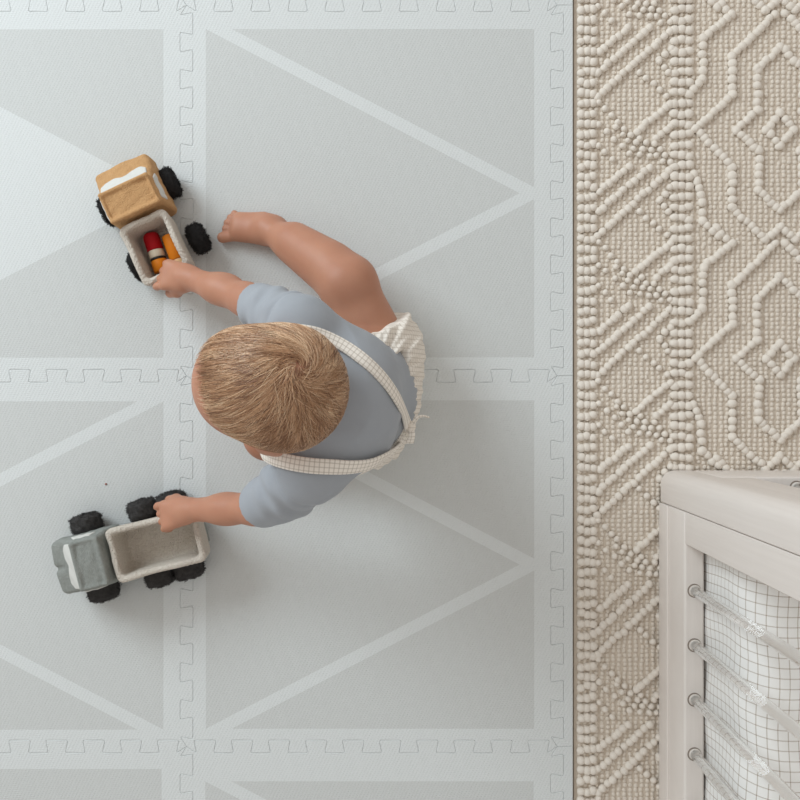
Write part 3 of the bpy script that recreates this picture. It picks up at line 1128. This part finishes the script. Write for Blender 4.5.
bodyp = list(tors) + [
    (rcone(neck0 + np.array([0, 0, -.01]), neck1, .034, .031), .02),
    (rcone(SHR, ELR, .030, .0225), .02), (rcone(ELR, WRR, .0235, .0165), .012),
    (rcone(SHL, ELL, .030, .0225), .02), (rcone(ELL, WRL, .0235, .0165), .012),
    (ellipsoid((ELR + WRR) / 2 + np.array([.008, 0, 0]), (.030, .0215, .0215)), .015),
    (ellipsoid((ELL + WRL) / 2 + np.array([.008, 0, 0]), (.030, .0215, .0215)), .015),
    (rcone(HIR, KNR, .056, .040), .03),
    (rcone(KNR, ANR, .0365, .0200), .015),
    (ellipsoid(KNR + np.array([.0, .001, .002]), (.039, .037, .037)), .02),
    (rcone(KNR * .78 + ANR * .22 + np.array([-.002, .012, 0]), KNR * .40 + ANR * .60 + np.array([-.004, .0135, 0]), .0335, .0260), .028),
    (rcone(HIL, KNL, .048, .038), .03),
    (rcone(KNL, ANL, .034, .021), .012),
    (rcone(ANL, W(385, 418, .020), .020, .014), .012),
]
def px(a, b, z): return W(a, b, z)
# right foot, flat on the mat
heel = W(275, 230, .020)
bodyp += [
    (rcone(ANR, heel, .0190, .0180), .014),
    (rcone(heel, W(240, 226, .0165), .0195, .0135), .015),
    (rcone(W(264, 233, .018), W(238, 234, .0140), .017, .0125), .015),
    (rcone(W(262, 222, .016), W(240, 219, .0125), .014, .0105), .015),
]
for (a, b), (c, d), r_ in (((236, 236), (222.5, 237.5), .0088), ((235, 230), (226, 229), .0068), ((236, 225.5), (227.5, 223), .0064),
                           ((238, 221), (230.5, 217.8), .0060), ((240, 217), (234.5, 213.5), .0056)):
    bodyp.append((rcone(W(a, b, r_ + .003), W(c, d, r_ + .0015), r_ * .9, r_), .0015))

def hand(wr, d, s, sc, spread, curls, thumb_dir):
    """wr wrist, d pointing direction, s direction from little finger towards the thumb; returns prims"""
    d = np.asarray(d, float); d /= np.linalg.norm(d)
    s = np.asarray(s, float); s -= d * (s @ d); s /= np.linalg.norm(s)
    n = np.cross(d, s)
    if n[2] > 0: n = -n                      # palm side faces down
    pr = []
    pr.append((rcone(wr, wr + d * .016 * sc, .0165, .0165), .01))
    kn_ = wr + d * .043 * sc
    for o_ in (-.0142, -.0048, .0048, .0142):
        pr.append((rcone(wr + d * .010 * sc + s * o_ * .62, kn_ + s * o_ * 1.1 - n * .0012, .0120, .0082), .006))
    for (o_, ln, r_), cu, sp in zip(((.0156, .030, .0062), (.0053, .033, .0064), (-.0050, .031, .0062), (-.0150, .025, .0056)), curls, spread):
        p0 = kn_ + s * o_ * 1.1
        ang_ = 0; p_ = p0
        for seg, (fr, ca) in enumerate(((.45, cu[0]), (.32, cu[1]), (.23, cu[2]))):
            ang_ += ca
            dd = d * math.cos(ang_) + n * math.sin(ang_) + s * sp
            dd /= np.linalg.norm(dd)
            q_ = p_ + dd * ln * sc * fr * 1.15
            pr.append((rcone(p_, q_, r_ * (1 - .07 * seg), r_ * (1 - .07 * (seg + 1))), .002))
            p_ = q_
    # thumb leaves the side of the palm near its base
    t0 = wr + d * .014 * sc + s * .012 + n * .003
    td = np.asarray(thumb_dir, float)
    t1 = t0 + (d * td[0] + s * td[1] + n * td[2]) * .020 * sc
    t2 = t1 + (d * (td[0] + .35) + s * (td[1] - .35) + n * td[2]) * .017 * sc
    pr.append((rcone(t0, t1, .0110, .0088), .008))
    pr.append((rcone(t1, t2, .0086, .0074), .003))
    return pr
bodyp += hand(WRR, (-.92, .16, -.30), (.05, -1, .1), .92,
              (.05, .0, -.05, -.10), ((.15, .60, .5), (.40, .85, .6), (.5, .9, .6), (.55, .95, .6)), (.75, .5, .55))
bodyp += hand(WRL, (-.93, -.25, -.27), (.05, 1, -.15), .92,
              (.04, .0, -.04, -.08), ((.20, .60, .5), (.45, .85, .6), (.5, .9, .6), (.5, .95, .6)), (.75, .55, .5))
bodyp += [(p_, max(k, .0)) for p_, k in head]
# keep the head crisp against the chest: blend order puts the neck first
vx = .0020
child_obj(implicit('body', bodyp, (-.43, -.24, -.004), (.07, .31, .475), vx, M['skin'], person,
                   lambda D, P: np.maximum(D, -(P[..., 2] - .0004)), 1))
for s_ in (-1, 1):
    b = bmesh.new(); bmesh.ops.create_uvsphere(b, u_segments=32, v_segments=20, radius=.0098)
    ey = mesh_bm('eye', b, M['eye_white'], person, True)
    ey.location = tuple(H(.0704, s_ * .0265, -.0203) - PO)
    b = bmesh.new(); bmesh.ops.create_uvsphere(b, u_segments=28, v_segments=18, radius=.0056)
    ir = mesh_bm('iris', b, M['eye_iris'], ey, True)
    ir.location = tuple(HF * .0047 - HU * .0020)

# t-shirt: torso puffed out, short sleeves, soft folds
spine = chest - pel; spine /= np.linalg.norm(spine)
def grow(pr, g): return [((lambda P, f=f: f(P) - g, a - g, b + g), k) for (f, a, b), k in pr]
def sleeve(sh, el, fr, r0, r1):
    return (rcone(sh, sh + (el - sh) * fr, r0, r1), .022)
shirt_base = grow(tors, .0075) + [sleeve(SHR, ELR, .95, .0395, .0305), sleeve(SHL, ELL, .95, .0395, .0335),
                                  (rcone(SHL + np.array([-.012, -.012, -.03]), SHL + np.array([-.050, -.040, -.095]), .026, .030), .02),
                                  (rcone(SHL + np.array([-.01, -.004, -.03]), W(297, 497, .185), .026, .026), .025)]
def hem(P, sh, el, fr):
    d = (el - sh) / np.linalg.norm(el - sh)
    c = sh + (el - sh) * fr
    far = (P - c) @ d
    near = np.linalg.norm(P - c, axis=-1) - .062
    return np.maximum(far, near * 1.0), far, near
def shirt_post(D, P):
    x, y, z = P[..., 0], P[..., 1], P[..., 2]
    # folds running round the sleeves and diagonal drag lines on the back
    for sh, el, sgn in ((SHR, ELR, 1), (SHL, ELL, -1)):
        d = (el - sh) / np.linalg.norm(el - sh)
        s_ = (P - sh) @ d
        rad = np.linalg.norm(P - sh - s_[..., None] * d, axis=-1)
        wgt = np.exp(-((s_ - .055) / .045) ** 2) * (rad < .06)
        D = D - .0026 * wgt * np.sin(s_ * 150 + 90 * y * sgn + 60 * z + 1.3) * (.6 + .4 * np.sin(x * 70 + y * 50)) + .0022 * np.exp(-((s_ - .012 + .1 * (P[..., 2] - sh[2])) / .0035) ** 2) * (rad < .07) - .0018 * wgt * np.sin(s_ * 90 - 140 * x)
    back = np.exp(-((np.abs(y) - .06) / .04) ** 2)
    D = D - .0022 * back * np.sin(95 * y + 60 * z + 25 * x) * np.clip((z - .1) / .1, 0, 1)
    # cut: sleeve openings, neck opening, lower edge
    for sh, el, fr in ((SHR, ELR, .77), (SHL, ELL, .90)):
        _, far, near = hem(P, sh, el, fr)
        D = np.where(near < 0, np.maximum(D, far), D)
    nk = rcone(neck0 + np.array([.0, 0, .010]), neck0 + (neck1 - neck0) * 1.6 + np.array([0, 0, .02]), .037, .036)[0](P)
    D = np.maximum(D, -nk)
    D = np.maximum(D, -((P - pel) @ spine + .02))
    return D.astype(np.float32)
child_obj(implicit('t_shirt', shirt_base, (-.30, -.24, .03), (.09, .21, .40), .0022, M['shirt'], person, shirt_post, 2))

# checked shorts of the romper: gathered cloth round the hips and the right thigh
WST = W(407, 402, .135)
wn = np.array([-.42, 0, .907])
def shorts_post(D, P):
    rel = P - pel
    ang = np.arctan2(rel[..., 1], rel[..., 0])
    up = (P - WST) @ wn
    gath = np.clip(1 + (up + .02) / .07, 0, 1)
    fold = np.sin(ang * 46 + 2.2 * np.sin(rel[..., 2] * 40)) * .55 + np.sin(ang * 21 + rel[..., 2] * 70 + 1) * .6
    D = D - .0036 * gath * fold
    qr = P - HIR; dr = (KNR - HIR) / np.linalg.norm(KNR - HIR); sr = qr @ dr
    leg = (sr > 0) & (np.linalg.norm(qr - sr[..., None] * dr, axis=-1) < .085) & (P[..., 2] < .165)
    D = np.where(leg, D, np.maximum(D, up))
    # leg openings
    for hi_, kn2, fr in ((HIR, KNR, .34), (HIL, KNL, .42)):
        d = (kn2 - hi_) / np.linalg.norm(kn2 - hi_)
        far = (P - (hi_ + (kn2 - hi_) * fr)) @ d
        q = P - hi_; s_ = q @ d
        rad = np.linalg.norm(q - s_[..., None] * d, axis=-1)
        D = np.where(rad < .085, np.maximum(D, far - .0015 * np.sin(ang * 30)), D)
    return np.maximum(D, -(P[..., 2] - .0006)).astype(np.float32)
shorts = [(ellipsoid(pel + np.array([.006, .004, -.004]), (.072, .100, .082)), 0),
          (rcone(HIR + np.array([.004, .006, 0]), HIR * .55 + KNR * .45 + np.array([.006, .003, 0]), .072, .062), .03),
          (rcone(HIL + np.array([.004, -.006, 0]), HIL * .55 + KNL * .45, .056, .052), .03)]
romper = child_obj(implicit('romper_shorts', shorts, (-.16, -.20, -.01), (.12, .21, .20), .0024, M['plaid_obj'], person, shorts_post, 1))

# straps lie on the shirt: drop each path onto the cloth along the view line, then keep it as real cloth
shirt_all = shirt_base
def drop(px_, py_, pr):
    lo_, hi_ = 0.02, .42
    zs_ = np.linspace(.42, .02, 220)
    pts = np.stack([W(px_, py_, z_) for z_ in zs_])
    d = field(pr, pts)
    i = np.argmax(d < 0) if (d < 0).any() else int(np.argmin(d))
    return pts[max(i, 0)]
def fgrad(pr, p_):
    e_ = .004
    g_ = np.array([field(pr, (p_ + e_ * a)[None])[0] - field(pr, (p_ - e_ * a)[None])[0] for a in np.eye(3)])
    return g_ / np.linalg.norm(g_)
def spline(P, n):
    P = np.asarray(P, float)
    P2 = np.vstack([2 * P[0] - P[1], P, 2 * P[-1] - P[-2]])
    out = []
    m = len(P) - 1
    for q in np.linspace(0, m - 1e-6, n):
        i = int(q); t_ = q - i
        a, b, c, d = P2[i:i + 4]
        out.append(.5 * (2 * b + (c - a) * t_ + (2 * a - 5 * b + 4 * c - d) * t_ ** 2 + (3 * b - a - 3 * c + d) * t_ ** 3))
    return np.array(out)
def front_drop(y_, z_):
    xs_ = np.linspace(-.34, -.02, 200)
    pts = np.stack([xs_, np.full(200, y_), np.full(200, z_)], 1)
    d = field(shirt_all, pts)
    return pts[int(np.argmax(d < 0))] if (d < 0).any() else pts[-1]
def strap(name, path, width, off, bow=None):
    pp = spline(path, 60)
    pts = np.array([drop(a, b, shirt_all) for a, b in pp])
    top = pts[0]; yb = .042 if top[1] > 0 else -.040
    fr = [front_drop(yb + (top[1] - yb) * q ** 1.5, .205 + (top[2] - .012 - .205) * q) for q in np.linspace(0, 1, 18)]
    pts = np.vstack([np.array(fr), pts])
    for _ in range(3): pts[1:-1] = .25 * pts[:-2] + .5 * pts[1:-1] + .25 * pts[2:]
    for _ in range(4): pts[1:-1] = .25 * pts[:-2] + .5 * pts[1:-1] + .25 * pts[2:]
    nr = np.array([fgrad(shirt_all, p_) for p_ in pts])
    for _ in range(8): nr[1:-1] = .25 * nr[:-2] + .5 * nr[1:-1] + .25 * nr[2:]
    nr /= np.linalg.norm(nr, axis=1)[:, None]
    lift = np.full(len(pts), off)
    if bow is not None:
        s_ = np.linspace(0, 1, len(pts)); lift = lift + bow * np.sin(PI * s_)
    pts = pts + nr * lift[:, None]
    o = ribbon(name, pts, nr, width, .003, M['plaid'], romper)
    return o
strap('strap', [(292, 330), (318, 335), (350, 351), (378, 375), (397, 402), (407, 428)], .0165, .0035)
strap('strap', [(262, 448), (282, 459), (310, 465), (340, 464), (368, 460), (392, 446), (408, 428)], .019, .0035, .006)
def bib_post(D, P):
    m = np.max(np.stack([np.abs(P[..., 1] - .001) - .056, P[..., 2] - .215, P[..., 0] - (-.105 + .25 * (.2 - P[..., 2]))], -1), -1)
    return np.maximum(np.maximum(D - .0038, -(D + .003)), m).astype(np.float32)
bib_o = implicit('bib', shirt_base, (-.30, -.09, .04), (.02, .09, .25), .0022, M['plaid_obj'], romper, bib_post, 1, .01)
# waistband edge below the crossing
wb = [W(409, 424, .132), W(403, 437, .128), W(393, 450, .122), W(380, 461, .112), W(362, 471, .100), W(344, 478, .086)]
wb = spline(wb, 40)
nrw = np.array([(p_ - pel) / np.linalg.norm(p_ - pel) for p_ in wb])
ribbon('waistband', wb + nrw * .0, nrw, .018, .004, M['plaid'], romper)
# knotted tie at the back
kc = W(411, 427, .140)
b = bmesh.new(); bmesh.ops.create_uvsphere(b, u_segments=16, v_segments=10, radius=.0075)
for v in b.verts:
    v.co = Vector((v.co.x * .9, v.co.y * 1.15, v.co.z * .8)) * (1 + .18 * math.sin(v.co.z * 900) * math.cos(v.co.y * 500))
    v.co += Vector(kc)
knot = mesh_bm('knot', b, M['plaid_obj'], romper, True)
def tie(pts, w, tp):
    pts = spline(pts, 26)
    nr = np.tile(np.array([.25, 0, .97]), (len(pts), 1))
    ribbon('tie_end', pts, nr, w, .0018, M['plaid'], romper, tp)
tie([W(411, 426, .143), W(417, 418, .146), W(423, 416, .138), W(429, 417.5, .126)], .0055, np.linspace(1, .45, 26))
tie([W(411, 428, .143), W(412, 435, .143), W(410, 443, .132)], .011, np.linspace(.6, 1.05, 26))

# hair: thousands of fine tapered locks combed forward from the crown
def head_r(dirs):
    lo_ = np.full(len(dirs), .02); hi_ = np.full(len(dirs), .13)
    for _ in range(16):
        mid = (lo_ + hi_) / 2
        ins = field(cran, HC + dirs * mid[:, None]) < 0
        lo_ = np.where(ins, mid, lo_); hi_ = np.where(ins, hi_, mid)
    return (lo_ + hi_) / 2
WH = -.74 * HF + .10 * HR + .64 * HU; WH /= np.linalg.norm(WH)       # whorl direction
def hair_ok(d, jit):
    f, r, u = d @ HF, d @ HR, d @ HU
    az = np.arctan2(np.abs(r), f)                     # 0 front .. pi back
    thr = np.interp(az, [0, .5, .95, 1.35, 1.8, 2.3, PI], [.90, .84, .60, .18, -.05, -.62, -.78])
    left = np.clip(-r * 2.2, 0, 1) * np.clip(f * 2 + .5, 0, 1)
    return u > thr + .26 * left + jit
def make_hair(n):
    d = rng.normal(size=(n * 4, 3)); d /= np.linalg.norm(d, axis=1)[:, None]
    d = d[hair_ok(d, np.abs(rng.normal(0, .13, len(d))))][:n]
    n = len(d)
    steps = 9
    Ls = rng.uniform(.026, .048, n) * np.interp(d @ HU, [-.5, .2, .8], [.55, .75, 1.0])
    lift0 = rng.uniform(.0002, .0026, n)
    tint = np.zeros(n)
    stopj = -.10 + rng.normal(0, .10, n)
    path = np.zeros((steps, n, 3)); cur = d.copy(); nrm = np.zeros((steps, n, 3))
    rnd = rng.normal(0, .55, (n, 3))
    clump = np.array([mnoise.noise(Vector(q * 7.5)) for q in d])
    clump2 = np.array([mnoise.noise(Vector(q * 19 + 5)) for q in d])
    tint = np.clip(.44 + .60 * clump + .80 * clump2 + .22 * np.clip(d @ HF, 0, 1) + rng.normal(0, .16, n), 0, 1)
    for s_ in range(steps):
        q = s_ / (steps - 1)
        rr_ = head_r(cur)
        path[s_] = HC + cur * (rr_ + .0012 + lift0 * (.35 + 1.3 * q - .75 * q * q))[:, None]
        nrm[s_] = cur
        away = cur - WH * (cur @ WH)[:, None]
        away /= np.maximum(np.linalg.norm(away, axis=1), 1e-6)[:, None]
        sw = np.cross(cur, away)
        near = np.exp(-((1 - cur @ WH) / .12))
        fw = HF - cur * (cur @ HF)[:, None]
        t_ = away + sw * (.25 + .9 * near + .75 * clump2 + .35 * clump)[:, None] + fw * (.9 * np.clip(cur @ HU, 0, 1))[:, None]
        t_ += rnd * (.10 + .9 * near)[:, None]
        t_ -= cur * (t_ * cur).sum(1)[:, None]
        t_ /= np.maximum(np.linalg.norm(t_, axis=1), 1e-6)[:, None]
        step = (Ls / (steps - 1) / rr_) * np.where(hair_ok(cur, stopj), 1.0, .12)
        cur = cur + t_ * step[:, None]
        cur /= np.linalg.norm(cur, axis=1)[:, None]
    w = .00032
    V = np.zeros((n, steps, 3, 3))
    tan = np.gradient(path, axis=0)
    tan /= np.maximum(np.linalg.norm(tan, axis=2), 1e-9)[..., None]
    side = np.cross(tan, nrm)
    for s_ in range(steps):
        q = s_ / (steps - 1)
        ww = w * (1 - .8 * q ** 2)
        V[:, s_, 0] = path[s_] - side[s_] * ww
        V[:, s_, 1] = path[s_] + side[s_] * ww
        V[:, s_, 2] = path[s_] + nrm[s_] * ww * 1.3
    base = (np.arange(n) * steps * 3)[:, None, None, None]
    i = np.arange(steps - 1)[None, :, None, None] * 3
    quad = np.array([[0, 1, 4, 3], [1, 2, 5, 4], [2, 0, 3, 5]])[None, None]
    F = (base + i + quad).reshape(-1, 4)
    o = mesh_np('hair', V.reshape(-1, 3), F, M['hair'], person)
    a = o.data.attributes.new('tint', 'FLOAT', 'POINT')
    a.data.foreach_set('value', np.repeat(tint, steps * 3).astype(np.float32))
    return o
child_obj(make_hair(17000))

b = bmesh.new(); bmesh.ops.create_icosphere(b, subdivisions=2, radius=.0017)
for v in b.verts: v.co = Vector((v.co.x * 1.15, v.co.y * .9, v.co.z * .7)) * (1 + .15 * math.sin(v.co.x * 2600 + v.co.y * 1900))
M['crumb'] = simple('crumb_brown', (150, 92, 80), .8)
cr = mesh_bm('crumb', b, M['crumb'], None, True); cr.location = tuple(W(106, 484, .0010))
tag(cr, 'tiny reddish crumb on the mat above the grey toy truck', 'crumb')
